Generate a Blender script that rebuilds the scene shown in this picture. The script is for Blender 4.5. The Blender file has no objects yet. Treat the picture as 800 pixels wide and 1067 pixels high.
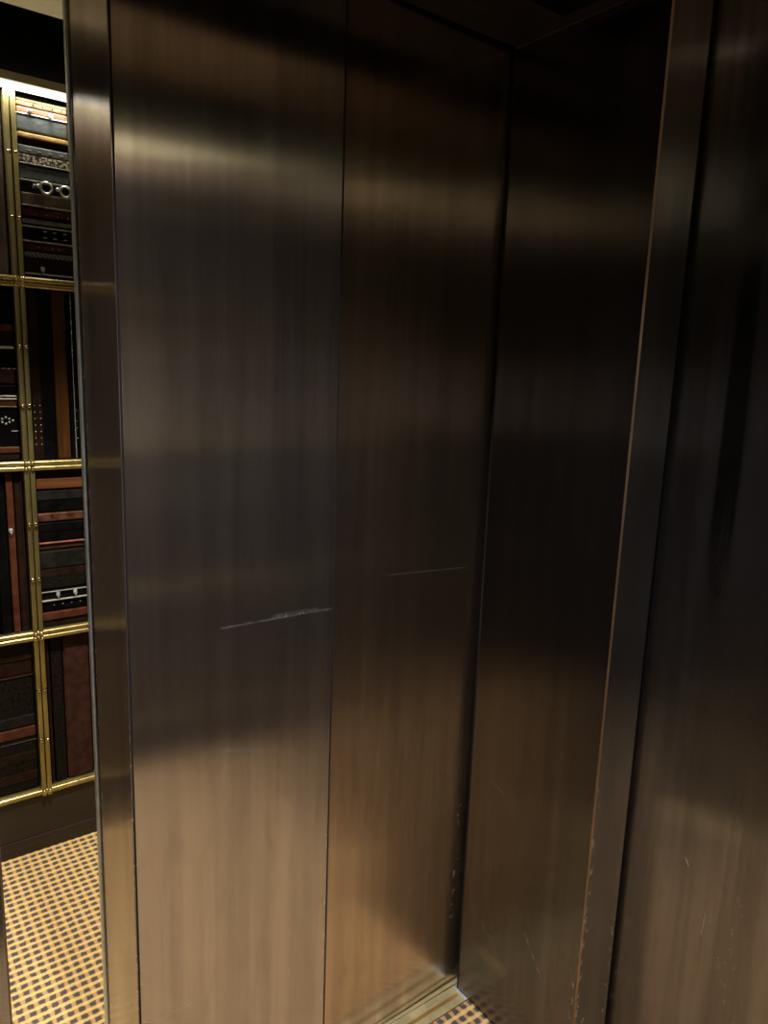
import bpy, bmesh, math, random
from mathutils import Vector, Matrix
random.seed(4)
scene = bpy.context.scene
C = scene.collection
PI = math.pi

# ------------------------------------------------------------------ node helpers
class NT:
    def __init__(s, name):
        s.m = bpy.data.materials.new(name); s.m.use_nodes = True
        s.t = s.m.node_tree; s.t.nodes.clear()
        s.out = s.t.nodes.new('ShaderNodeOutputMaterial')
        s.bsdf = s.t.nodes.new('ShaderNodeBsdfPrincipled')
        s.t.links.new(s.bsdf.outputs[0], s.out.inputs[0])
        s._co = None
    def n(s, typ, **kw):
        o = s.t.nodes.new(typ)
        for k, v in kw.items(): setattr(o, k, v)
        return o
    def put(s, sock, v):
        if v is None: return
        if hasattr(v, 'is_linked') or hasattr(v, 'links'): s.t.links.new(v, sock)
        else: sock.default_value = v
    def co(s):
        if s._co is None: s._co = s.n('ShaderNodeTexCoord').outputs['Object']
        return s._co
    def math(s, op, a, b=None, c=None, clamp=False):
        o = s.n('ShaderNodeMath', operation=op, use_clamp=clamp)
        s.put(o.inputs[0], a); s.put(o.inputs[1], b); s.put(o.inputs[2], c)
        return o.outputs[0]
    def ramp01(s, v, a, b):          # smooth map a..b to 0..1
        o = s.n('ShaderNodeMapRange', interpolation_type='SMOOTHSTEP')
        s.put(o.inputs[0], v); s.put(o.inputs[1], a); s.put(o.inputs[2], b)
        o.inputs[3].default_value = 0; o.inputs[4].default_value = 1
        return o.outputs[0]
    def remap(s, v, a, b, c, d):
        o = s.n('ShaderNodeMapRange'); s.put(o.inputs[0], v)
        for i, k in enumerate((a, b, c, d)): o.inputs[i+1].default_value = k
        return o.outputs[0]
    def scale(s, vec):
        o = s.n('ShaderNodeVectorMath', operation='MULTIPLY')
        s.put(o.inputs[0], s.co()); o.inputs[1].default_value = vec
        return o.outputs[0]
    def noise(s, vec, scale=1.0, detail=3.0, rough=0.55):
        o = s.n('ShaderNodeTexNoise'); s.put(o.inputs['Vector'], s.scale(vec))
        o.inputs['Scale'].default_value = scale; o.inputs['Detail'].default_value = detail
        o.inputs['Roughness'].default_value = rough
        return o.outputs['Fac']
    def mix(s, f, a, b):
        o = s.n('ShaderNodeMix', data_type='RGBA')
        s.put(o.inputs[0], f); s.put(o.inputs[6], a); s.put(o.inputs[7], b)
        return o.outputs[2]
    def axes(s):
        o = s.n('ShaderNodeSeparateXYZ'); s.put(o.inputs[0], s.co())
        return o.outputs
    def set(s, **kw):
        for k, v in kw.items(): s.put(s.bsdf.inputs[k.replace('_', ' ')], v)

def rgb(r, g, b): return (r, g, b, 1.0)

def plain(name, col, rough=0.5, metal=0.0, var=0.25, vec=(40, 40, 40), bump=0.0):
    t = NT(name)
    f = t.noise(vec, 1.0, 4)
    dark = rgb(*[c*(1-var) for c in col[:3]]); light = rgb(*[min(1, c*(1+var)) for c in col[:3]])
    t.set(Base_Color=t.mix(t.ramp01(f, .3, .7), dark, light), Roughness=t.remap(f, .3, .7, max(.03, rough-.08), min(1, rough+.08)), Metallic=metal)
    if bump:
        b = t.n('ShaderNodeBump'); b.inputs['Strength'].default_value = bump; b.inputs['Distance'].default_value = .002
        t.put(b.inputs['Height'], f); t.set(Normal=b.outputs[0])
    return t.m

# brushed bronze: vertical grain, patina, edge chips and scratches (object coordinates = metres in the room)
def bronze(name, base, rough=.19, aniso=1.0, metal=.978, chips=(), scratches=(), stains=(), tarn=.24, seed=0.0):
    t = NT(name); ax = t.axes()
    grain = t.noise((520, 520, 1.6), 1.0, 2)
    streak = t.noise((26, 26, .9), 1.0, 4)
    cloud = t.noise((5.0+seed, 5.0, 1.6), 1.0, 5)
    col = t.mix(t.ramp01(streak, .35, .68), rgb(*[c*(1-tarn) for c in base]), rgb(*base))
    col = t.mix(t.math('MULTIPLY', t.ramp01(grain, .3, .75), .16), col, rgb(*[min(1, c*1.45) for c in base]))
    col = t.mix(t.math('MULTIPLY', t.ramp01(cloud, .52, .72), .3), col, rgb(base[0]*.62, base[1]*.6, base[2]*.6))
    smudge = t.noise((34, 34, 7), 1.0, 4, .6)
    col = t.mix(t.math('MULTIPLY', t.ramp01(smudge, .54, .70), .30), col, rgb(base[0]*.6, base[1]*.58, base[2]*.58))
    r = t.math('ADD', t.remap(grain, .3, .7, rough-.012, rough+.012), t.remap(cloud, .35, .7, -.015, .025))
    met = metal
    fine = t.noise((420, 420, 300), 1.0, 2)
    mid = t.noise((90, 90, 45), 1.0, 4, .7)
    for (axis, pos, w, z0, z1, amount, ccol) in chips:
        d = t.math('ABSOLUTE', t.math('SUBTRACT', ax[axis], pos))
        near = t.math('SUBTRACT', 1.0, t.ramp01(d, 0.0, w))
        zz = t.math('MULTIPLY', t.ramp01(ax[2], z0-.1, z0+.03), t.math('SUBTRACT', 1.0, t.ramp01(ax[2], z1-.1, z1+.1)))
        m = t.math('MULTIPLY', near, zz)
        k = t.math('MULTIPLY', t.ramp01(mid, .5, .72), t.ramp01(fine, .42, .62))
        f = t.math('MULTIPLY', t.math('MULTIPLY', k, m), amount, clamp=True)
        col = t.mix(f, col, rgb(*ccol)); r = t.math('ADD', r, t.math('MULTIPLY', f, .35)); met = t.math('SUBTRACT', met, t.math('MULTIPLY', f, .6), clamp=True)
    for (axis, a, b, w, amount, scol) in scratches:
        (u0, v0), (u1, v1) = a, b
        L = math.hypot(u1-u0, v1-v0); du, dv = (u1-u0)/L, (v1-v0)/L
        pu = t.math('SUBTRACT', ax[axis], u0); pv = t.math('SUBTRACT', ax[2], v0)
        along = t.math('ADD', t.math('MULTIPLY', pu, du), t.math('MULTIPLY', pv, dv))
        acr = t.math('ABSOLUTE', t.math('SUBTRACT', t.math('MULTIPLY', pu, dv), t.math('MULTIPLY', pv, du)))
        m = t.math('SUBTRACT', 1.0, t.ramp01(acr, w*.3, w))
        m = t.math('MULTIPLY', m, t.math('MULTIPLY', t.ramp01(along, 0, .03*L+.001), t.math('SUBTRACT', 1.0, t.ramp01(along, L*.93, L))))
        m = t.math('MULTIPLY', m, t.math('MULTIPLY', t.remap(mid, .35, .6, .1, 1.0), t.remap(cloud, .35, .6, .5, 1.0)))
        f = t.math('MULTIPLY', m, amount, clamp=True)
        col = t.mix(f, col, rgb(*scol)); r = t.math('ADD', r, t.math('MULTIPLY', f, .3)); met = t.math('SUBTRACT', met, t.math('MULTIPLY', f, .7), clamp=True)
    for (axis, u, z, su, sz, amount, scol, sr) in stains:
        du = t.math('DIVIDE', t.math('SUBTRACT', ax[axis], u), su); dz = t.math('DIVIDE', t.math('SUBTRACT', ax[2], z), sz)
        d = t.math('SQRT', t.math('ADD', t.math('MULTIPLY', du, du), t.math('MULTIPLY', dz, dz)))
        d = t.math('ADD', d, t.remap(streak, .25, .75, -.75, .75))
        f = t.math('MULTIPLY', t.math('SUBTRACT', 1.0, t.ramp01(d, .45, 1.0)), amount, clamp=True)
        col = t.mix(f, col, rgb(*scol)); r = t.math('ADD', r, t.math('MULTIPLY', f, sr))
    g = t.n('ShaderNodeNewGeometry')
    cr = t.n('ShaderNodeVectorMath', operation='CROSS_PRODUCT')
    t.put(cr.inputs[0], g.outputs['Normal']); cr.inputs[1].default_value = (0, .02, 1)
    t.set(Specular_IOR_Level=.2); t.set(Base_Color=col, Metallic=met, Roughness=r, Anisotropic=aniso, Tangent=cr.outputs[0])
    return t.m

def carpet(name):
    t = NT(name); ax = t.axes(); P = .0242
    wob = t.noise((90, 90, 90), 1.0, 2)
    def band(a, p=.22, q=.39):
        v = t.math('ADD', t.math('DIVIDE', a, P), t.remap(wob, 0, 1, -.18, .18))
        fr = t.math('FRACT', v)
        tri = t.math('ABSOLUTE', t.math('SUBTRACT', fr, .5))     # 0 centre .. .5
        return t.math('SUBTRACT', 1.0, t.ramp01(tri, p, q))
    bx, by = band(ax[0]), band(ax[1], .21, .37)
    fib = t.noise((900, 900, 900), 1.0, 2)
    yel = t.mix(t.ramp01(fib, .3, .7), rgb(.76, .52, .17), rgb(.96, .76, .36))
    mid = t.mix(t.ramp01(fib, .3, .7), rgb(.50, .28, .12), rgb(.68, .42, .20))
    dark = t.mix(t.ramp01(fib, .3, .7), rgb(.062, .054, .068), rgb(.15, .13, .15))
    col = t.mix(t.math('MULTIPLY', by, .9), yel, mid)
    col = t.mix(t.math('MULTIPLY', bx, .2), col, mid)
    col = t.mix(t.math('MULTIPLY', bx, by), col, dark)
    b = t.n('ShaderNodeBump'); b.inputs['Strength'].default_value = .5; b.inputs['Distance'].default_value = .003
    t.put(b.inputs['Height'], fib)
    t.set(Base_Color=col, Roughness=.95, Normal=b.outputs[0]); t.set(**{'Specular_IOR_Level': .1})
    return t.m

def brass(name, base=(.55, .42, .17), rough=.3, metal=1.0, low=.75, dr=.05):
    t = NT(name); f = t.noise((60, 60, 60), 1.0, 4); s = t.noise((20, 20, 8), 1.0, 5)
    col = t.mix(t.ramp01(s, .35, .7), rgb(*[c*low for c in base]), rgb(*base))
    t.set(Base_Color=col, Metallic=metal, Roughness=t.remap(f, .3, .7, rough-dr, rough+dr))
    return t.m

def emit(name, col, strength):
    t = NT(name); t.set(Base_Color=rgb(*col), Emission_Color=rgb(*col), Emission_Strength=strength, Roughness=.6)
    return t.m

# ------------------------------------------------------------------ mesh helpers
def box(bm, x0, x1, y0, y1, z0, z1, bev=0.0, seg=2):
    b = bmesh.new()
    bmesh.ops.create_cube(b, size=1.0)
    for v in b.verts:
        v.co = Vector((x0+(v.co.x+.5)*(x1-x0), y0+(v.co.y+.5)*(y1-y0), z0+(v.co.z+.5)*(z1-z0)))
    if bev > 0:
        bev = min(bev, .45*min(x1-x0, y1-y0, z1-z0))
        bmesh.ops.bevel(b, geom=list(b.edges), offset=bev, segments=seg, profile=.5, affect='EDGES')
    me = bpy.data.meshes.new('tmp'); b.to_mesh(me); b.free(); bm.from_mesh(me); bpy.data.meshes.remove(me)

def rod(bm, p0, p1, r, n=16, cap=True):
    p0, p1 = Vector(p0), Vector(p1); d = p1-p0
    M = Matrix.Translation((p0+p1)/2) @ d.to_track_quat('Z', 'Y').to_matrix().to_4x4()
    bmesh.ops.create_cone(bm, cap_ends=cap, segments=n, radius1=r, radius2=r, depth=d.length, matrix=M)

def ball(bm, p, r, sx=1, sy=1, sz=1, u=16, v=10):
    bmesh.ops.create_uvsphere(bm, u_segments=u, v_segments=v, radius=r, matrix=Matrix.Translation(p) @ Matrix.Diagonal((sx, sy, sz, 1)))

def ring(bm, p, R, r, n=28, k=10):
    vs = []
    for i in range(n):
        a = 2*PI*i/n; row = []
        for j in range(k):
            b = 2*PI*j/k
            row.append(bm.verts.new((p[0]+(R+r*math.cos(b))*math.cos(a), p[1]+r*math.sin(b), p[2]+(R+r*math.cos(b))*math.sin(a))))
        vs.append(row)
    for i in range(n):
        for j in range(k):
            bm.faces.new((vs[i][j], vs[(i+1) % n][j], vs[(i+1) % n][(j+1) % k], vs[i][(j+1) % k]))

def obj(name, bm, mat, parent=None, smooth=True, off=None):
    me = bpy.data.meshes.new(name)
    bmesh.ops.recalc_face_normals(bm, faces=bm.faces)
    if off is not None: bmesh.ops.translate(bm, verts=bm.verts, vec=-Vector(off))
    bm.to_mesh(me); bm.free()
    me.materials.append(mat)
    if smooth:
        for p in me.polygons: p.use_smooth = True
        try: me.set_sharp_from_angle(angle=math.radians(35))
        except Exception: pass
    o = bpy.data.objects.new(name, me); C.objects.link(o)
    if parent: o.parent = parent
    return o

def boxes(name, mat, lst, parent=None, bev=.002, off=None):
    bm = bmesh.new()
    for b in lst: box(bm, *b, bev=bev)
    return obj(name, bm, mat, parent, smooth=False, off=off)

def structure(name, mat, lst, bev=.0, parent=None):
    o = boxes(name, mat, lst, parent, bev)
    if parent is None: o['kind'] = 'structure'
    return o

def thing(name, label, cat, loc, group=None):
    o = bpy.data.objects.new(name, None); o.empty_display_size = .05; C.objects.link(o)
    o.location = loc; o['label'] = label; o['category'] = cat
    if group: o['group'] = group
    return o

# ------------------------------------------------------------------ measures (metres; camera stands at x=0, y=0, z=1.5)
JX = 1.125      # right jamb face
JY = .78        # front return plane
FY = 1.126      # face of the fast door leaf
SY = 1.140      # face of the slow door leaf
DX = .3433      # leading edge of the fast leaf
SP = .7313      # where the fast leaf ends
RX = 1.25       # car side wall
LX = -.75
BY = -.34       # car rear wall
SZ = 2.13       # doorway soffit
CZ = 2.42
WY = 2.275      # front of the cases in the display
LZ = 2.395      # hall ceiling

# ------------------------------------------------------------------ materials
B0 = (.66, .635, .66)
chipL = (.62, .56, .47); dust = (.62, .66, .70); cop = (.75, .55, .36)
m_leaf = bronze('bronze_leaf', B0, chips=[(0, DX+.004, .006, .05, .75, 1.0, chipL), (0, SP-.004, .012, .2, .6, .8, dust)],
    scratches=[(0, (.497, 1.058), (.735, 1.056), .0024, .30, (.5, .45, .38)), (0, (.60, 1.062), (.70, 1.060), .005, .18, (.5, .46, .4)),
               (0, (.345, .349), (.446, .336), .0016, 1.0, (.8, .62, .42)), (0, (.50, .83), (.60, .80), .006, .25, (.16, .12, .09))],
    stains=[(0, .62, 1.10, .09, .06, .3, (.62, .6, .56), .14)])
m_leaf2 = bronze('bronze_leaf_slow', (.73, .61, .52), seed=1.3, chips=[(0, JX-.008, .013, .10, .50, .9, dust)],
    scratches=[(0, (.86, 1.10), (1.10, 1.085), .0016, .3, (.4, .34, .25)), (0, (.97, .33), (1.03, .352), .0016, .4, (.5, .42, .34))])
m_edge = bronze('bronze_leading_edge', (.52, .465, .49), seed=2.1, metal=.86, chips=[(1, 1.312, .010, .05, 1.75, 1.3, chipL), (1, FY+.003, .006, .05, .9, 1.2, (.7, .62, .5))])
m_jamb = bronze('bronze_jamb', (.175, .17, .175), metal=.985, seed=.7, chips=[(1, JY+.008, .02, 0, .4, .9, dust)],  # base kept dark, painting in the viewer's dark reflection
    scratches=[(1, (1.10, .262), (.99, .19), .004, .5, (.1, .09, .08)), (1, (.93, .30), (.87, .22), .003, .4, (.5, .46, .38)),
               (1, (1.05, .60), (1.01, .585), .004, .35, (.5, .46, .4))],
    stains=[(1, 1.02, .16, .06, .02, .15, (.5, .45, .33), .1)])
m_return = bronze('bronze_return', (.47, .49, .52), metal=.97, seed=3.0, chips=[(0, JX+.006, .012, .0, .75, 1.3, dust), (0, JX+.10, .008, .1, .5, 1.0, dust)],
    scratches=[(0, (1.148, .175), (1.158, .186), .0016, 1.0, (.8, .8, .78))])
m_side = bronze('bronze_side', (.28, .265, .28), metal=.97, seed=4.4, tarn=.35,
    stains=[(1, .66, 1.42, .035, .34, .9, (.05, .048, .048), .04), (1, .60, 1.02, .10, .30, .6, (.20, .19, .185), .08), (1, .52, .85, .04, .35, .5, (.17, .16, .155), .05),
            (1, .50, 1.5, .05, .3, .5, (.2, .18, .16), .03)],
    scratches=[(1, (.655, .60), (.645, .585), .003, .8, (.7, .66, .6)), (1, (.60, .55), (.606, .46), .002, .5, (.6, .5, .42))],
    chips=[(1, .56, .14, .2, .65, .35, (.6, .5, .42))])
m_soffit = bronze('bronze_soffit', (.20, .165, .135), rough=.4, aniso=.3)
m_line = brass('bright_edge_brass', (.42, .31, .22), .45)  # lighter tone for thin strips along edges
m_seal = plain('grey_rubber_seal', (.78, .86, .95), .42, .55, .12)
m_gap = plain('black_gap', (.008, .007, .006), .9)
m_carpet = carpet('gingham_carpet')
m_sill = brass('worn_brass_sill', (.80, .72, .40), .42, .5, .75)
m_sillg = brass('sill_groove', (.55, .32, .08), .45, .5)
m_brass = brass('display_brass', (.40, .345, .16), .45, .9)
m_rail = brass('rail_brass', (.60, .50, .22), .3, .85)
m_stud = brass('polished_brass', (.85, .74, .45), .16)
m_black = plain('black_paint', (.0012, .0012, .0012), 1.0); m_black.node_tree.nodes['Principled BSDF'].inputs['Specular IOR Level'].default_value = .05
m_board = plain('dark_board', (.022, .016, .012), .6, 0, .4, (3, 3, 60))
m_beige = plain('beige_ceiling', (.85, .77, .60), .9, 0, .05)
m_wood = plain('dark_panel', (.34, .29, .22), .5, 0, .3, (40, 40, 3))
m_trimA = plain('champagne_channel', (.36, .34, .24), .4, .6, .08)
m_led = emit('led_diffuser', (1.0, .95, .76), 1.7)
m_led2 = emit('led_diffuser_rear', (1.0, .86, .50), 2.6)
m_lens = emit('downlight_lens', (1.0, .80, .52), 6.0)
m_ceilcar = plain('car_ceiling', (.80, .66, .48), .55, 0, .15)

# ------------------------------------------------------------------ car shell
structure('floor', m_carpet, [(LX-.1, RX+.1, BY-.1, 1.085, -.05, 0), (-1.0, 1.7, 1.34, 2.45, -.05, 0), (-1.0, 1.7, 1.08, 1.345, -.05, -.006)])
structure('ceiling', m_ceilcar, [(LX-.1, RX+.1, BY-.1, JY+.05, CZ, CZ+.05)])
structure('wall_right', m_side, [(RX, RX+.06, BY, JY+.02, 0, CZ)])
structure('wall_left', m_side, [(LX-.06, LX, BY, JY+.02, 0, CZ)])
# right front return with its jamb, and the strike jamb on the other side
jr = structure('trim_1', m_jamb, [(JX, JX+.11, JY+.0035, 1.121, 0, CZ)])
structure('return_face', m_return, [(JX+.003, JX+.110, JY, JY+.004, 0, CZ)], parent=jr)
bm = bmesh.new()
for q in [((JX-.0003, JY+.0020), (JX+.0022, JY-.0003))]:
    (xa, ya), (xb, yb) = q
    v = [bm.verts.new(p) for p in ((xa, ya+.001, 0), (xb, yb, 0), (xb, yb+.003, 0), (xa+.003, ya+.001, 0), (xa, ya+.001, SZ+.2), (xb, yb, SZ+.2), (xb, yb+.003, SZ+.2), (xa+.003, ya+.001, SZ+.2))]
    for f in ((0, 1, 5, 4), (1, 2, 6, 5), (2, 3, 7, 6), (3, 0, 4, 7), (3, 2, 1, 0), (4, 5, 6, 7)): bm.faces.new([v[i] for i in f])
obj('bright_edge', bm, m_line, jr, smooth=False)
bm = bmesh.new(); ball(bm, (JX+.0008, JY+.0008, .158), .0016, .8, .8, 2.6, 10, 8); obj('paint_chip', bm, plain('yellow_chip', (.85, .55, .15), .6), jr)
structure('shadow_gap', m_gap, [(JX+.110, RX+.01, JY+.012, JY+.05, 0, CZ)], parent=jr)
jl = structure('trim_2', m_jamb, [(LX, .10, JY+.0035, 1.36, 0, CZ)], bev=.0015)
structure('return_face', m_return, [(LX, .0985, JY, JY+.004, 0, CZ)], parent=jl)
structure('bright_edge', m_line, [(.0985, .1006, JY+.0002, JY+.004, 0, CZ)], parent=jl)
# soffit of the doorway with a recess in it
structure('trim_3', m_soffit, [(.10, JX, .98, 1.121, SZ, CZ), (1.092, JX, .815, .98, SZ, CZ), (.10, .135, .815, .98, SZ, CZ), (.10, JX, JY, .815, SZ, CZ), (.13, 1.1, .81, .99, 2.30, CZ)], bev=.0)
sl = boxes('edge_line', m_line, [(JX-.0025, JX+.0005, .80, 1.121, SZ-.0015, SZ+.0005)], bev=0); sl.parent = bpy.data.objects['trim_3']
sl = boxes('edge_line', m_line, [(1.0905, 1.0925, .9785, .9805, SZ-.001, 2.30), (.7, 1.092, .9795, .981, SZ-.001, SZ+.0006)], bev=0); sl.parent = bpy.data.objects['trim_3']

# ------------------------------------------------------------------ doors
d1 = structure('door_1', m_leaf, [(DX+.0035, SP, FY, FY+.010, .008, 2.16)], bev=.001)
structure('leaf_core', m_gap, [(DX+.004, SP-.004, FY+.0095, FY+.013, .012, 2.16)], parent=d1)
structure('leading_edge', m_edge, [(DX, DX+.05, FY+.003, 1.322, .008, 2.16)], bev=.0012, parent=d1)
structure('seam', m_gap, [(DX+.0014, DX+.0036, FY+.0004, FY+.0035, .008, 2.16)], parent=d1)
structure('edge_lip', m_jamb, [(DX-.0015, DX+.03, 1.3195, 1.329, .008, 2.16)], bev=.001, parent=d1)
structure('rubber_seal', m_seal, [(DX-.004, DX+.012, 1.3275, 1.343, .008, 2.16)], bev=.002, parent=d1)
d2 = structure('door_2', m_leaf2, [(SP-.003, 1.245, SY, SY+.012, .003, 2.16)], bev=.001)
for v in d2.data.vertices:                             # the sheet hangs slightly out of plumb
    v.co.y += (.008 - .0165*v.co.z/2.16) + .004*(v.co.x-.93)/.2
structure('leaf_core', m_gap, [(SP+.02, 1.24, SY+.0195, SY+.04, .012, 2.16)], parent=d2)
structure('split_shade', m_gap, [(SP-.001, SP+.0024, FY-.0003, FY+.02, .008, 2.16)], parent=d2)  # dark strip painting the shade line where the leaves overlap
# jamb sliver where the slow leaf passes behind the return
structure('shadow_gap', m_gap, [(JX+.001, JX+.10, 1.1205, 1.128, 0, 2.16)], parent=d2)

# ------------------------------------------------------------------ sills
s1 = structure('trim_4', m_sill, [(.10, JX, 1.0855, 1.1060, -.05, .0025), (.10, JX, 1.1150, 1.1375, -.05, .0025), (.10, JX+.12, 1.1215, 1.17, -.05, -.004), (.10, JX, 1.085, 1.1216, -.05, -.004), (.10, JX+.12, 1.1385, 1.1475, -.05, .0015)], bev=.0007)
structure('groove', m_sillg, [(.10, JX, 1.1055, 1.1155, -.05, -.0035)], parent=s1)
structure('front_lip', m_stud, [(.10, JX, 1.0835, 1.0860, -.05, .0032)], bev=.0008, parent=s1)
structure('back_lip', m_stud, [(.10, JX, 1.1350, 1.1380, -.05, .0032)], bev=.0008, parent=s1)
structure('end_plate', m_seal, [(JX-.009, JX-.001, 1.087, 1.136, -.02, .0030)], bev=.0008, parent=s1)
structure('trim_5', m_sill, [(.10, JX, 1.17, 1.338, -.05, .0025)], bev=.001)

# ------------------------------------------------------------------ rear wall of the car: a display like the one across the hall
def band_wall():
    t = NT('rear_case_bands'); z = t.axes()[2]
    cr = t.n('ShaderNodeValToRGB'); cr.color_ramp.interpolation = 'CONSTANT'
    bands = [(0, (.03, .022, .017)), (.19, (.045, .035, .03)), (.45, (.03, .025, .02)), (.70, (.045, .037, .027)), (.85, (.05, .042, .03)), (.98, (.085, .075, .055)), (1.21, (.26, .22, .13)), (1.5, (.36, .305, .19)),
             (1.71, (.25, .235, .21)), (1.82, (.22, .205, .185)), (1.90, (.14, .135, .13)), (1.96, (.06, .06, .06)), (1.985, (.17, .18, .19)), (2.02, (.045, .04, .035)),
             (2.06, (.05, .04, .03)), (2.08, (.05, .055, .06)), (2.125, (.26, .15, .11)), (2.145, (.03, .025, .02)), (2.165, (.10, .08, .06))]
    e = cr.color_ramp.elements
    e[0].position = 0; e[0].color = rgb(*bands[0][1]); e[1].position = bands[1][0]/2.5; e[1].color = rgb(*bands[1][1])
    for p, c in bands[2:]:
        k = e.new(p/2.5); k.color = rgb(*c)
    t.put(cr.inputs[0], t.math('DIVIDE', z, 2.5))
    ax = t.axes(); pale = t.math('MULTIPLY', t.math('MULTIPLY', t.math('GREATER_THAN', z, 1.24), t.math('LESS_THAN', z, 1.55)), t.math('LESS_THAN', ax[0], .25))  # pale patch added on the unseen wall to give a soft reflected glow
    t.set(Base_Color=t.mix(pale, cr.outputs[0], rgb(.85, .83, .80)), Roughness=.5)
    return t.m
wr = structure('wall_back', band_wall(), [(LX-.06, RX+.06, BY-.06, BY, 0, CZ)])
bm = bmesh.new()
for z in (.19, .70, 1.21, 1.71):
    for dz in (.006, -.008): rod(bm, (LX, BY+.006, z+dz), (RX, BY+.006, z+dz), .0065, 10)
x = LX+.12
while x < RX:
    box(bm, x, x+.013, BY, BY+.012, .19, 2.21); box(bm, x+.017, x+.03, BY, BY+.012, .19, 2.21); x += .163
o = obj('brass_rail', bm, m_brass, wr)
structure('fascia', m_black, [(LX, RX, BY, BY+.012, 2.226, CZ)], parent=wr)
structure('base', m_board, [(LX, RX, BY, BY+.012, 0, .178)], parent=wr)
t = thing('light_strip', 'warm light strip along the top of the rear display behind the viewer', 'light', (.25, BY+.02, 2.20))
boxes('channel', m_trimA, [(LX, RX, BY, BY+.045, 2.205, 2.2255)], t, .001, off=t.location)
boxes('diffuser', m_led2, [(LX, 1.0, BY+.012, BY+.035, 2.190, 2.2045)], t, .002, off=t.location)

# ------------------------------------------------------------------ hall beyond the doorway
structure('wall_hall_back', m_board, [(-1.0, 1.7, 2.40, 2.46, 0, LZ)])
structure('wall_hall_left', m_wood, [(-1.06, -1.0, 1.36, 2.46, 0, LZ)])
structure('wall_hall_right', m_wood, [(1.7, 1.76, 1.36, 2.46, 0, LZ)])
structure('wall_front', m_wood, [(JX, 1.7, 1.345, 1.40, 0, LZ), (-1.0, .10, 1.345, 1.40, 0, LZ), (.10, JX, 1.345, 1.40, 2.165, LZ), (.10, 1.7, 1.125, 1.345, 2.165, 2.45)])
structure('ceiling_hall', m_beige, [(-1.0, 1.7, 1.34, 2.46, LZ, LZ+.05)])
structure('trim_6', m_black, [(-1.0, 1.7, 2.268, 2.40, 2.226, LZ)])
structure('baseboard_hall', m_board, [(-1.0, 1.7, 2.262, 2.40, .0, .178)], bev=.001)
structure('baseboard_step', m_board, [(-1.0, 1.7, 2.258, 2.262, .0, .05)], bev=.001, parent=bpy.data.objects['baseboard_hall'])

# brass lattice of the display
fr = thing('display_frame', 'brass lattice of twin bars with round studs holding the leather cases', 'display frame', (.43, 2.27, .178))
FO = fr.location
mull = [.4285+.1635*k for k in range(-6, 6)]
railz = [.19, .699, 1.2055, 1.709]
for mx in mull:
    for s in (-1, 1):
        bm = bmesh.new(); box(bm, mx+s*.0078-.0068, mx+s*.0078+.0068, 2.252, 2.285, .18, 2.188, .003)
        obj('mullion', bm, m_brass, fr, off=FO)
for z in railz:
    for dz in ((.0075, -.0075) if z > .2 else (.004,)):
        bm = bmesh.new(); rod(bm, (-.6, 2.259, z+dz), (1.3, 2.259, z+dz), .0072, 14)
        obj('rail', bm, m_rail, fr, off=FO)
    bm = bmesh.new(); box(bm, -.6, 1.3, 2.264, 2.285, z-.013, z+.013, .002)
    obj('rail_back', bm, m_brass, fr, off=FO)
for mx in mull[5:8]:
    zz = [(2.035,), (1.873,), (1.7165, 1.701), (1.536,), (1.375,), (1.213, 1.198), (1.036,), (.873,), (.7065, .6915), (.53,), (.367,), (.197,)]
    for g in zz:
        for z in g:
            for s in (-1, 1):
                bm = bmesh.new(); ball(bm, (mx+s*(.0135 if mx > .5 else .0085), 2.2485, z), .0058, 1, .8, .95, 14, 9); obj('stud', bm, m_stud, fr, off=FO)
m_lp = plain('plain_brown_leather', (.05, .028, .02), .45, 0, .3, (25, 25, 25), .3)
for k, mx in enumerate(mull[:-1]):
    if k in (5, 6): continue
    for a, b in ((.205, .685), (.714, 1.19), (1.222, 1.694), (1.724, 2.188)):
        boxes('leather_panel', m_lp, [(mx+.0165, mx+.147, 2.285, 2.33, a, b)], fr, .004, off=FO)

t = thing('light_strip', 'glowing warm white light strip under the beige channel topping the display', 'light', (.35, 2.25, 2.19))
boxes('channel', m_trimA, [(-.6, 1.3, 2.236, 2.30, 2.205, 2.2255)], t, .001, off=t.location)
boxes('diffuser', m_led, [(-.6, 1.3, 2.240, 2.262, 2.190, 2.2045)], t, .002, off=t.location)

# ------------------------------------------------------------------ leather cases
def leather(name, col, rough=.42, bump=.25, vec=(35, 35, 35), var=.3): return plain(name, col, rough, 0, var, vec, bump)
K = {
 'black': leather('black_leather', (.003, .003, .0035), .45), 'brown': leather('dark_brown_leather', (.018, .0095, .007), .45),
 'red': leather('red_brown_leather', (.085, .028, .016), .45), 'tan': leather('tan_leather', (.25, .185, .10), .5),
 'gold': leather('gold_tan_leather', (.62, .38, .13), .45), 'copper': leather('copper_leather', (.30, .105, .062), .45),
 'slate': leather('slate_canvas', (.07, .085, .10), .6, .3, (60, 60, 160)), 'grey': leather('grey_leather', (.11, .125, .14), .5),
 'grime': leather('grey_brown_leather', (.11, .085, .07), .5, .4, (14, 14, 9), .55), 'charcoal': leather('charcoal_leather', (.014, .0135, .013), .45),
 'wood': leather('brown_wood', (.13, .05, .022), .4, .15, (6, 30, 90)), 'ochre': leather('ochre_wood', (.075, .033, .011), .4, .15, (60, 30, 6)),
 'maroon': leather('maroon_leather', (.048, .021, .017), .5), 'soot': leather('soot_leather', (.0095, .008, .0068), .55, .5, (120, 120, 120), .6),
 'silver': plain('pale_piping', (.62, .64, .64), .3, .5, .1), 'gilt': m_stud, 'steel': plain('worn_steel', (.78, .84, .88), .25, .7, .15),
}
for k in ('black', 'brown', 'red', 'charcoal', 'soot', 'maroon', 'ochre', 'wood'):
    K[k].node_tree.nodes['Principled BSDF'].inputs['Specular IOR Level'].default_value = .09
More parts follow.
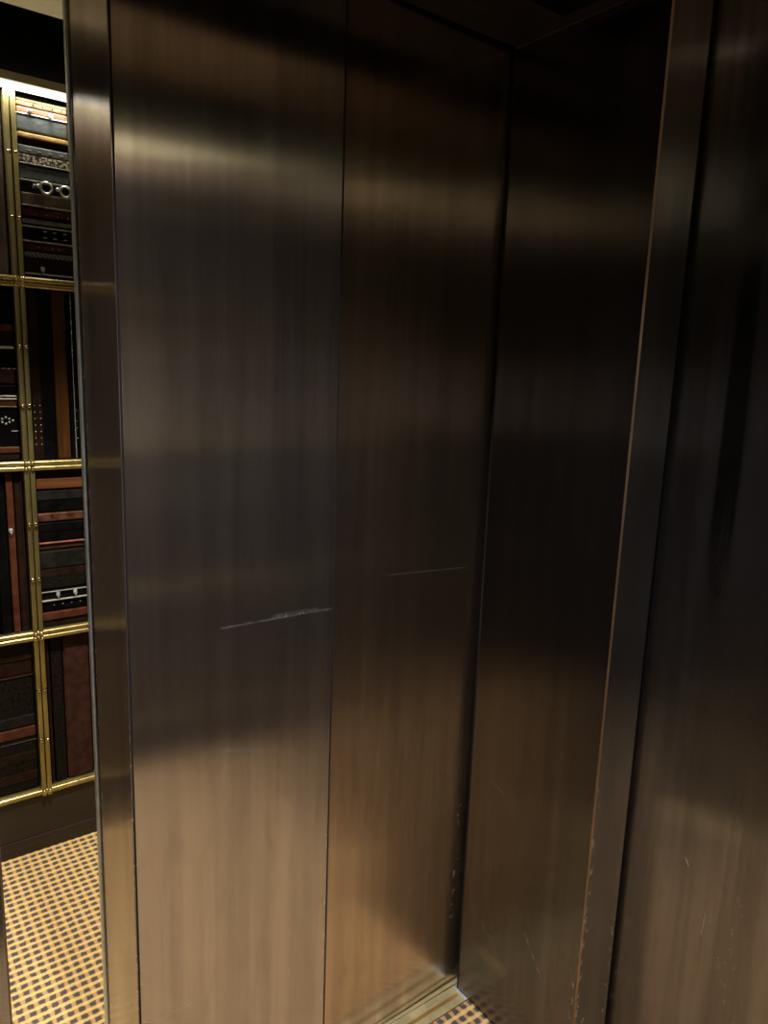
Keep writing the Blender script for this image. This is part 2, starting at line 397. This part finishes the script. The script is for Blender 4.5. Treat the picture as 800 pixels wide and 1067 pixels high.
def spotted():
    t = NT('studded_braid'); v = t.n('ShaderNodeTexVoronoi'); v.inputs['Scale'].default_value = 140
    t.put(v.inputs['Vector'], t.co())
    t.set(Base_Color=t.mix(t.ramp01(v.outputs['Distance'], .35, .6), rgb(.62, .56, .42), rgb(.02, .02, .02)), Roughness=.4)
    return t.m
K['braid'] = spotted()
def rope():
    t = NT('dark_rope_braid'); w = t.n('ShaderNodeTexWave'); w.inputs['Scale'].default_value = 55; w.inputs['Distortion'].default_value = 3.5
    w.bands_direction = 'DIAGONAL'; t.put(w.inputs['Vector'], t.co())
    t.set(Base_Color=t.mix(w.outputs['Fac'], rgb(.01, .012, .013), rgb(.20, .25, .26)), Roughness=.4)
    return t.m
K['rope'] = rope()

def case(name, label, cat, cell, lo, hi, body, parts=(), vertical=False, depth=.10, group=None, front=WY):
    """A flat leather case seen edge-on in its cell. parts: (name, a, b, material, proud) strips along it,
       ('stud'|'hole'|'dash', u, v, ...) small hardware; a,b run across the stack, u along it."""
    u0, u1 = cell
    if vertical: base = ((lo+hi)/2, front+depth/2, u0)
    else: base = ((u0+u1)/2, front+depth/2, lo)
    t = thing(name, label, cat, base, group)
    def B(u_0, u_1, a, b, y0, y1):
        return (a, b, y0, y1, u_0, u_1) if vertical else (u_0, u_1, y0, y1, a, b)
    boxes('body', K[body], [B(u0, u1, lo+.0008, hi-.0008, front, front+depth)], t, .0035, off=base)
    for p in parts:
        kind = p[0]
        if kind in ('stud', 'clasp', 'ring', 'dash', 'dot'):
            u, v = p[1], p[2]; y = front-(p[3] if len(p) > 3 else .003)
            P = (v, y, u) if vertical else (u, y, v)
            bm = bmesh.new()
            if kind == 'stud': ball(bm, P, p[4] if len(p) > 4 else .0022, 1, .7, 1, 12, 8); obj('stud', bm, K[p[5] if len(p) > 5 else 'steel'], t, off=base)
            if kind == 'dash': box(bm, P[0]-.0045, P[0]+.0045, P[1]-.001, P[1]+.004, P[2]-.0012, P[2]+.0012, .0006); obj('rivet', bm, K['silver'], t, off=base)
            if kind == 'clasp':
                box(bm, P[0]-.0055, P[0]+.0055, P[1]-.002, P[1]+.006, P[2]-.0045, P[2]+.0065, .0015)
                c = obj('clasp', bm, K['steel'], t, off=base)
                bm = bmesh.new(); ring(bm, (P[0], P[1]-.004, P[2]-.002), .0035, .0013, 18, 8); rod(bm, (P[0], P[1]-.004, P[2]-.005), (P[0], P[1]-.004, P[2]-.011), .002, 10)
                obj('hasp', bm, K['charcoal'] if p[-1] == 'dark' else K['steel'], c, off=base)
            if kind == 'ring':
                R = p[4]
                ring(bm, P, R, .0036, 30, 10); obj('ring_handle', bm, K['steel'], t, off=base)
                bm = bmesh.new(); ball(bm, (P[0]-R-.006, P[1], P[2]+.003), .0052, 1, .8, 1); obj('knob', bm, K['steel'], t, off=base)
            continue
        nm, a, b, mat, proud = p[:5]
        e0, e1 = (p[5], p[6]) if len(p) > 6 else (u0-.0004, u1+.0004)
        boxes(nm, K[mat] if isinstance(mat, str) else mat, [B(e0, e1, a, b, front-proud, front+.02)], t, min(.003, (b-a)*.35), off=base)
    return t

CR = (.4475, .5745); CL = (.287, .4095)
def row(z, n, x0, x1, *a): return [('stud', x0+(x1-x0)*i/(n-1), z)+a for i in range(n)]
H = 'leather cases stacked in the brass display'
# top right cell, from the top down
case('leather_case', 'thin tan strap case with dark eyelets, topmost under the light strip', 'case', CR, 2.161, 2.181, 'tan', [('lid', 2.172, 2.180, 'tan', .002)]+row(2.168, 4, .490, .562, .0015, .002, 'charcoal'), group=H)
case('leather_case', 'slate blue case with copper lid and two pale clasps', 'case', CR, 2.100, 2.159, 'slate', [('lid', 2.143, 2.158, 'copper', .004), ('piping', 2.1405, 2.1435, 'silver', .003), ('clasp', .480, 2.148, .006, 'dark'), ('clasp', .533, 2.147, .006, 'light')], group=H)
case('leather_case', 'thin case with bright golden tan lid over dark brown body, below the slate blue case', 'case', CR, 2.068, 2.096, 'brown', [('lid', 2.083, 2.0955, 'gold', .005)]+row(2.086, 4, .487, .566, .006, .0013, 'charcoal'), group=H)
case('leather_case', 'grey case edged with beige spotted braid below the golden tan lid', 'case', CR, 2.0185, 2.067, 'grey', [('braid_band', 2.0205, 2.0415, 'braid', .003), ('piping', 2.0175, 2.0205, 'silver', .004), ('lid', 2.0425, 2.064, 'grey', .003)]+[('dash', x, 2.052, .004) for x in (.474, .50, .528, .556)], group=H)
case('leather_case', 'smooth slate black case with pale piping above the ring handled case', 'case', CR, 1.975, 2.0165, 'charcoal', [('panel', 1.981, 2.0125, 'slate', .001), ('piping', 1.975, 1.9785, 'silver', .004)], group=H)
case('ring_case', 'black case with round steel ring handles and a worn grey lower ledge', 'case', CR, 1.911, 1.974, 'charcoal',
     [('ledge', 1.914, 1.944, 'grime', .010), ('piping', 1.9105, 1.9135, 'silver', .011), ('ring', .510, 1.961, .014, .0142), ('ring', .5592, 1.959, .014, .0135), ('clasp', .484, 1.962, .006, 'dark')], group=H)
case('leather_case', 'narrow brown strap with small brass studs below the ring handled case', 'case', CR, 1.884, 1.909, 'maroon', [('strap', 1.888, 1.905, 'red', .004)]+row(1.892, 4, .482, .566, .005, .0018), group=H)
case('leather_case', 'black case with six pale rivets between two pale piping lines', 'case', CR, 1.819, 1.8825, 'black', [('lid', 1.866, 1.878, 'grey', .005), ('piping', 1.857, 1.8605, 'silver', .005), ('piping', 1.8185, 1.822, 'silver', .006)]+[('dash', x, z) for x in (.504, .530, .557) for z in (1.849, 1.833)], group=H)
case('leather_case', 'maroon strap with round studs and one larger buckle stud, below the riveted black case', 'case', CR, 1.795, 1.8175, 'maroon', row(1.806, 4, .487, .540, .001, .002)+[('stud', .560, 1.806, .001, .0055, 'charcoal')], group=H)
case('leather_case', 'dark brown case under a dark rope braid, lowest of the top right stack', 'case', CR, 1.723, 1.794, 'brown', [('braid_band', 1.779, 1.7925, 'rope', .004), ('base_band', 1.7235, 1.7335, 'black', .002), ('piping', 1.7335, 1.737, 'silver', .004), ('clasp', .494, 1.748, .004, 'light')], group=H)
# top left cell
case('upright_case', 'worn grey brown trunk side standing at the top left of the display', 'case', (1.724, 2.184), .330, .4095, 'grime', [('edge_band', .402, .409, 'grime', .004)], vertical=True, group=H)
case('upright_case', 'dark trunk side at the top far left edge of the display', 'case', (1.724, 2.184), .287, .329, 'brown', [('edge_band', .32, .3285, 'black', .003)], vertical=True, group=H)
# second row left, from the top down
case('leather_case', 'plain black case, topmost in the second row left stack', 'case', CL, 1.600, 1.692, 'black', [('lid', 1.655, 1.69, 'black', .003)], group=H)
case('leather_case', 'dark brown case with red brown lid and thick silver piping at its foot', 'case', CL, 1.529, 1.598, 'brown', [('lid', 1.577, 1.596, 'red', .004), ('piping', 1.529, 1.5365, 'silver', .005)], group=H)
case('leather_case', 'black case between thick silver piping and a row of white stitches', 'case', CL, 1.479, 1.5275, 'black', [('lid', 1.505, 1.526, 'black', .002)], group=H)
case('leather_case', 'dark red brown case with a row of short white stitches along its top', 'case', CL, 1.434, 1.478, 'maroon', [('dash', .300+.0135*i, 1.4755) for i in range(9)]+[('stud', .383, 1.457, .001, .002, 'black')], group=H)
case('leather_case', 'thin black case resting on the silver banded red case', 'case', CL, 1.4045, 1.4325, 'black', [('lid', 1.42, 1.431, 'black', .002)], group=H)
case('leather_case', 'thin red brown case with two silver bands and a gilt foot line', 'case', CL, 1.370, 1.403, 'red', [('piping', 1.398, 1.4025, 'silver', .004), ('piping', 1.3905, 1.3945, 'silver', .004), ('piping', 1.3695, 1.373, 'gilt', .005)], group=H)
case('leather_case', 'tall black case with a diamond of white studs', 'case', CL, 1.262, 1.3685, 'black', [('stud', u, v, .001, .0032, 'silver') for u, v in ((.397, 1.333), (.388, 1.3375), (.388, 1.3285), (.379, 1.342), (.379, 1.324), (.370, 1.3375), (.370, 1.3285), (.361, 1.333))]+[('piping', 1.3025, 1.3045, 'silver', .003, .392, .4095)], group=H)
case('leather_case', 'dark brown case with red brown lid, lowest in the second row left stack', 'case', CL, 1.222, 1.260, 'brown', [('lid', 1.242, 1.2585, 'red', .004), ('piping', 1.2575, 1.260, 'gilt', .003)], group=H)
# second row right, standing side by side
V2 = (1.222, 1.692)
case('leather_case', 'upright black case with brown strap studded in two columns', 'case', V2, .4475, .5095, 'black', [('strap', .448, .4745, 'brown', .003)]+[('stud', 1.375-.0185*i-.0, x, .004, .0017) for i in range(7) for x in (.4535, .4685)], vertical=True, group=H)
case('wooden_slat_case', 'upright case edged with an ochre brown wooden slat', 'case', V2, .511, .5485, 'ochre', [('slat', .513, .547, 'ochre', .004)], vertical=True, group=H)
case('leather_case', 'upright black case with a thin silver line beside the wooden slat', 'case', V2, .550, .5745, 'black', [('piping', .5615, .5635, 'steel', .003)]+[('stud', z, .5675, .001, .0016) for z in (1.28, 1.31, 1.33, 1.36)], vertical=True, group=H)
# third row left, standing side by side
V3 = (.714, 1.188)
case('leather_case', 'upright dark brown case with stitched edge in the third row', 'case', V3, .3885, .4095, 'brown', [('edge_band', .404, .4092, 'brown', .003)]+[('stud', .76+.0145*i, .4068, .0035, .0013, 'maroon') for i in range(24)], vertical=True, group=H)
case('leather_case', 'upright narrow red brown case in the third row', 'case', V3, .3665, .3875, 'red', [('lid', .368, .386, 'red', .003), ('clasp', 1.02, .3745, .002, 'light')], vertical=True, group=H)
case('leather_case', 'upright black case left of the narrow red brown case', 'case', V3, .335, .3655, 'black', [('lid', .337, .352, 'black', .002)], vertical=True, group=H)
# third row right, from the top down
case('wooden_slat_case', 'dark case faced with a grained brown wooden slat, topmost in the third row', 'case', CR, 1.132, 1.188, 'brown', [('slat', 1.134, 1.165, 'wood', .006)], group=H)
case('leather_case', 'black case between the wooden slat and a thin brown case', 'case', CR, 1.064, 1.131, 'black', [('lid', 1.10, 1.129, 'charcoal', .002)], group=H)
case('leather_case', 'thin brown case with darker blotches in the third row', 'case', CR, 1.036, 1.063, 'red', [('lid', 1.0375, 1.0615, leather('blotched_brown', (.075, .028, .016), .45, .3, (60, 60, 60), .6), .003)], group=H)
case('leather_case', 'black case above the thin brown case with a lit edge', 'case', CR, .976, 1.035, 'black', [('lid', 1.006, 1.033, 'black', .002)], group=H)
case('leather_case', 'thin brown case with a lit tan top edge', 'case', CR, .951, .9745, 'maroon', [('piping', .9705, .974, 'copper', .005)], group=H)  # copper strip paints the light on the top edge
case('leather_case', 'deep charcoal case with soft brown bands in the third row', 'case', CR, .831, .9495, 'soot', [('band', .895, .947, 'charcoal', .003), ('band', .868, .893, 'brown', .001)], group=H)
case('leather_case', 'black case with two small clasps and silver piping near the third row foot', 'case', CR, .7625, .8295, 'black', [('piping', .8215, .824, 'silver', .004), ('piping', .7945, .7985, 'silver', .006), ('clasp', .492, .814, .004, 'light'), ('clasp', .541, .814, .004, 'light')]+row(.781, 4, .480, .555, .001, .0017), group=H)
case('leather_case', 'dark brown case with red brown lid, lowest in the third row', 'case', CR, .714, .761, 'brown', [('lid', .735, .7595, 'red', .004)], group=H)
# bottom row left, from the top down
case('leather_case', 'dark brown case with a faint seam, topmost in the bottom left stack', 'case', CL, .578, .684, 'brown', [('lid', .625, .682, 'brown', .003)], group=H)
case('leather_case', 'deep soot black case with a grey brown foot band in the bottom left stack', 'case', CL, .414, .577, 'soot', [('piping', .574, .577, 'maroon', .003), ('foot_band', .4155, .449, 'charcoal', .003)], group=H)
case('leather_case', 'red brown case with a beaded lower edge in the bottom left stack', 'case', CL, .362, .413, 'charcoal', [('lid', .380, .412, 'red', .004)]+[('stud', .290+.0062*i, .3655, .001, .0020, 'grime') for i in range(20)], group=H)
case('leather_case', 'brown case with soft creases, lowest in the bottom left stack', 'case', CL, .2055, .361, 'soot', [('band', .30, .33, 'brown', .002), ('band', .235, .265, 'brown', .002)], group=H)
# bottom row right, standing side by side
V4 = (.2055, .684)
case('leather_case', 'thin upright dark brown case beside the lower brass bars', 'case', V4, .4475, .4595, 'brown', [('lid', .449, .458, 'brown', .002)], vertical=True, group=H)
case('leather_case', 'upright rough black case between brown and maroon ones at the bottom', 'case', V4, .4605, .4955, 'soot', [('lid', .462, .478, 'soot', .002)], vertical=True, group=H)
case('upright_case', 'plain maroon trunk side at the bottom right of the display', 'case', V4, .497, .5745, 'maroon', [('panel', .502, .573, 'maroon', .002)], vertical=True, group=H)

# ------------------------------------------------------------------ lamps
def downlight(x, y, z, label, power, angle, col, blend=.6):
    t = thing('ceiling_downlight', label, 'light', (x, y, z))
    bm = bmesh.new(); ring(bm, (0, 0, 0), .047, .008, 32, 10)
    bmesh.ops.rotate(bm, verts=bm.verts, matrix=Matrix.Rotation(PI/2, 3, 'X'))
    obj('bezel', bm, m_trimA, t)
    bm = bmesh.new(); bmesh.ops.create_cone(bm, cap_ends=True, segments=32, radius1=.044, radius2=.044, depth=.006)
    obj('lens', bm, m_lens, t)
    L = bpy.data.lights.new('downlight', 'SPOT'); L.energy = power; L.spot_size = math.radians(angle); L.spot_blend = blend
    L.color = col; L.shadow_soft_size = .04
    o = bpy.data.objects.new('downlight', L); C.objects.link(o); o.parent = t; o.location = (0, 0, -.012)
    return t
downlight(.36, .45, CZ-.004, 'unseen round warm downlight added in the dark ceiling between the doors and the rear display', 178, 102, (1, .92, .91), .9)  # unseen lamp added to light the car carpet and rear wall
downlight(.47, 1.58, LZ-.004, 'round warm downlight in the beige hall ceiling', 222, 78, (1, .90, .70))

def strip_light(x0, x1, y, z, power, rx, col, spread=180):
    L = bpy.data.lights.new('strip', 'AREA'); L.shape = 'RECTANGLE'; L.size = x1-x0; L.size_y = .015; L.energy = power; L.color = col
    o = bpy.data.objects.new('strip', L); C.objects.link(o); o.location = ((x0+x1)/2, y, z); o.rotation_euler = (rx, 0, 0); L.spread = math.radians(spread)
strip_light(-.55, 1.25, 2.250, 2.187, 2.9, math.radians(24), (1, .93, .74), 112)
strip_light(-.55, 1.25, 2.251, 2.229, .4, PI, (1, .88, .58))  # added unseen uplight behind the channel, brightens the hall ceiling
strip_light(LX+.02, 1.0, BY+.024, 2.187, 2.8, math.radians(-4), (1, .91, .74), 140)

w = bpy.data.worlds.new('world'); scene.world = w; w.use_nodes = True
w.node_tree.nodes['Background'].inputs[0].default_value = (.9, .8, .7, 1); w.node_tree.nodes['Background'].inputs[1].default_value = .0

# ------------------------------------------------------------------ camera
cd = bpy.data.cameras.new('camera'); cam = bpy.data.objects.new('camera', cd); C.objects.link(cam); scene.camera = cam
f = 763.756; cd.sensor_fit = 'VERTICAL'; cd.sensor_height = 24; cd.lens = 24*f/1067; cd.clip_start = .02
hd, pi_, ro = math.radians(36.8799), math.radians(-10.7258), math.radians(2.0548)
fw = Vector((math.sin(hd)*math.cos(pi_), math.cos(hd)*math.cos(pi_), math.sin(pi_)))
r0 = Vector((math.cos(hd), -math.sin(hd), 0)); u0 = r0.cross(fw)
rr = math.cos(ro)*r0+math.sin(ro)*u0; uu = -math.sin(ro)*r0+math.cos(ro)*u0
M = Matrix((rr, uu, -fw)).transposed().to_4x4(); M.translation = (0, 0, 1.5); cam.matrix_world = M

scene.view_settings.view_transform = 'Standard'; scene.view_settings.look = 'None'
scene.view_settings.gamma = 1; scene.view_settings.use_curve_mapping = False; scene.view_settings.exposure = 0
scene.cycles.max_bounces = 14; scene.cycles.glossy_bounces = 8; scene.cycles.diffuse_bounces = 5
scene.cycles.sample_clamp_indirect = 6
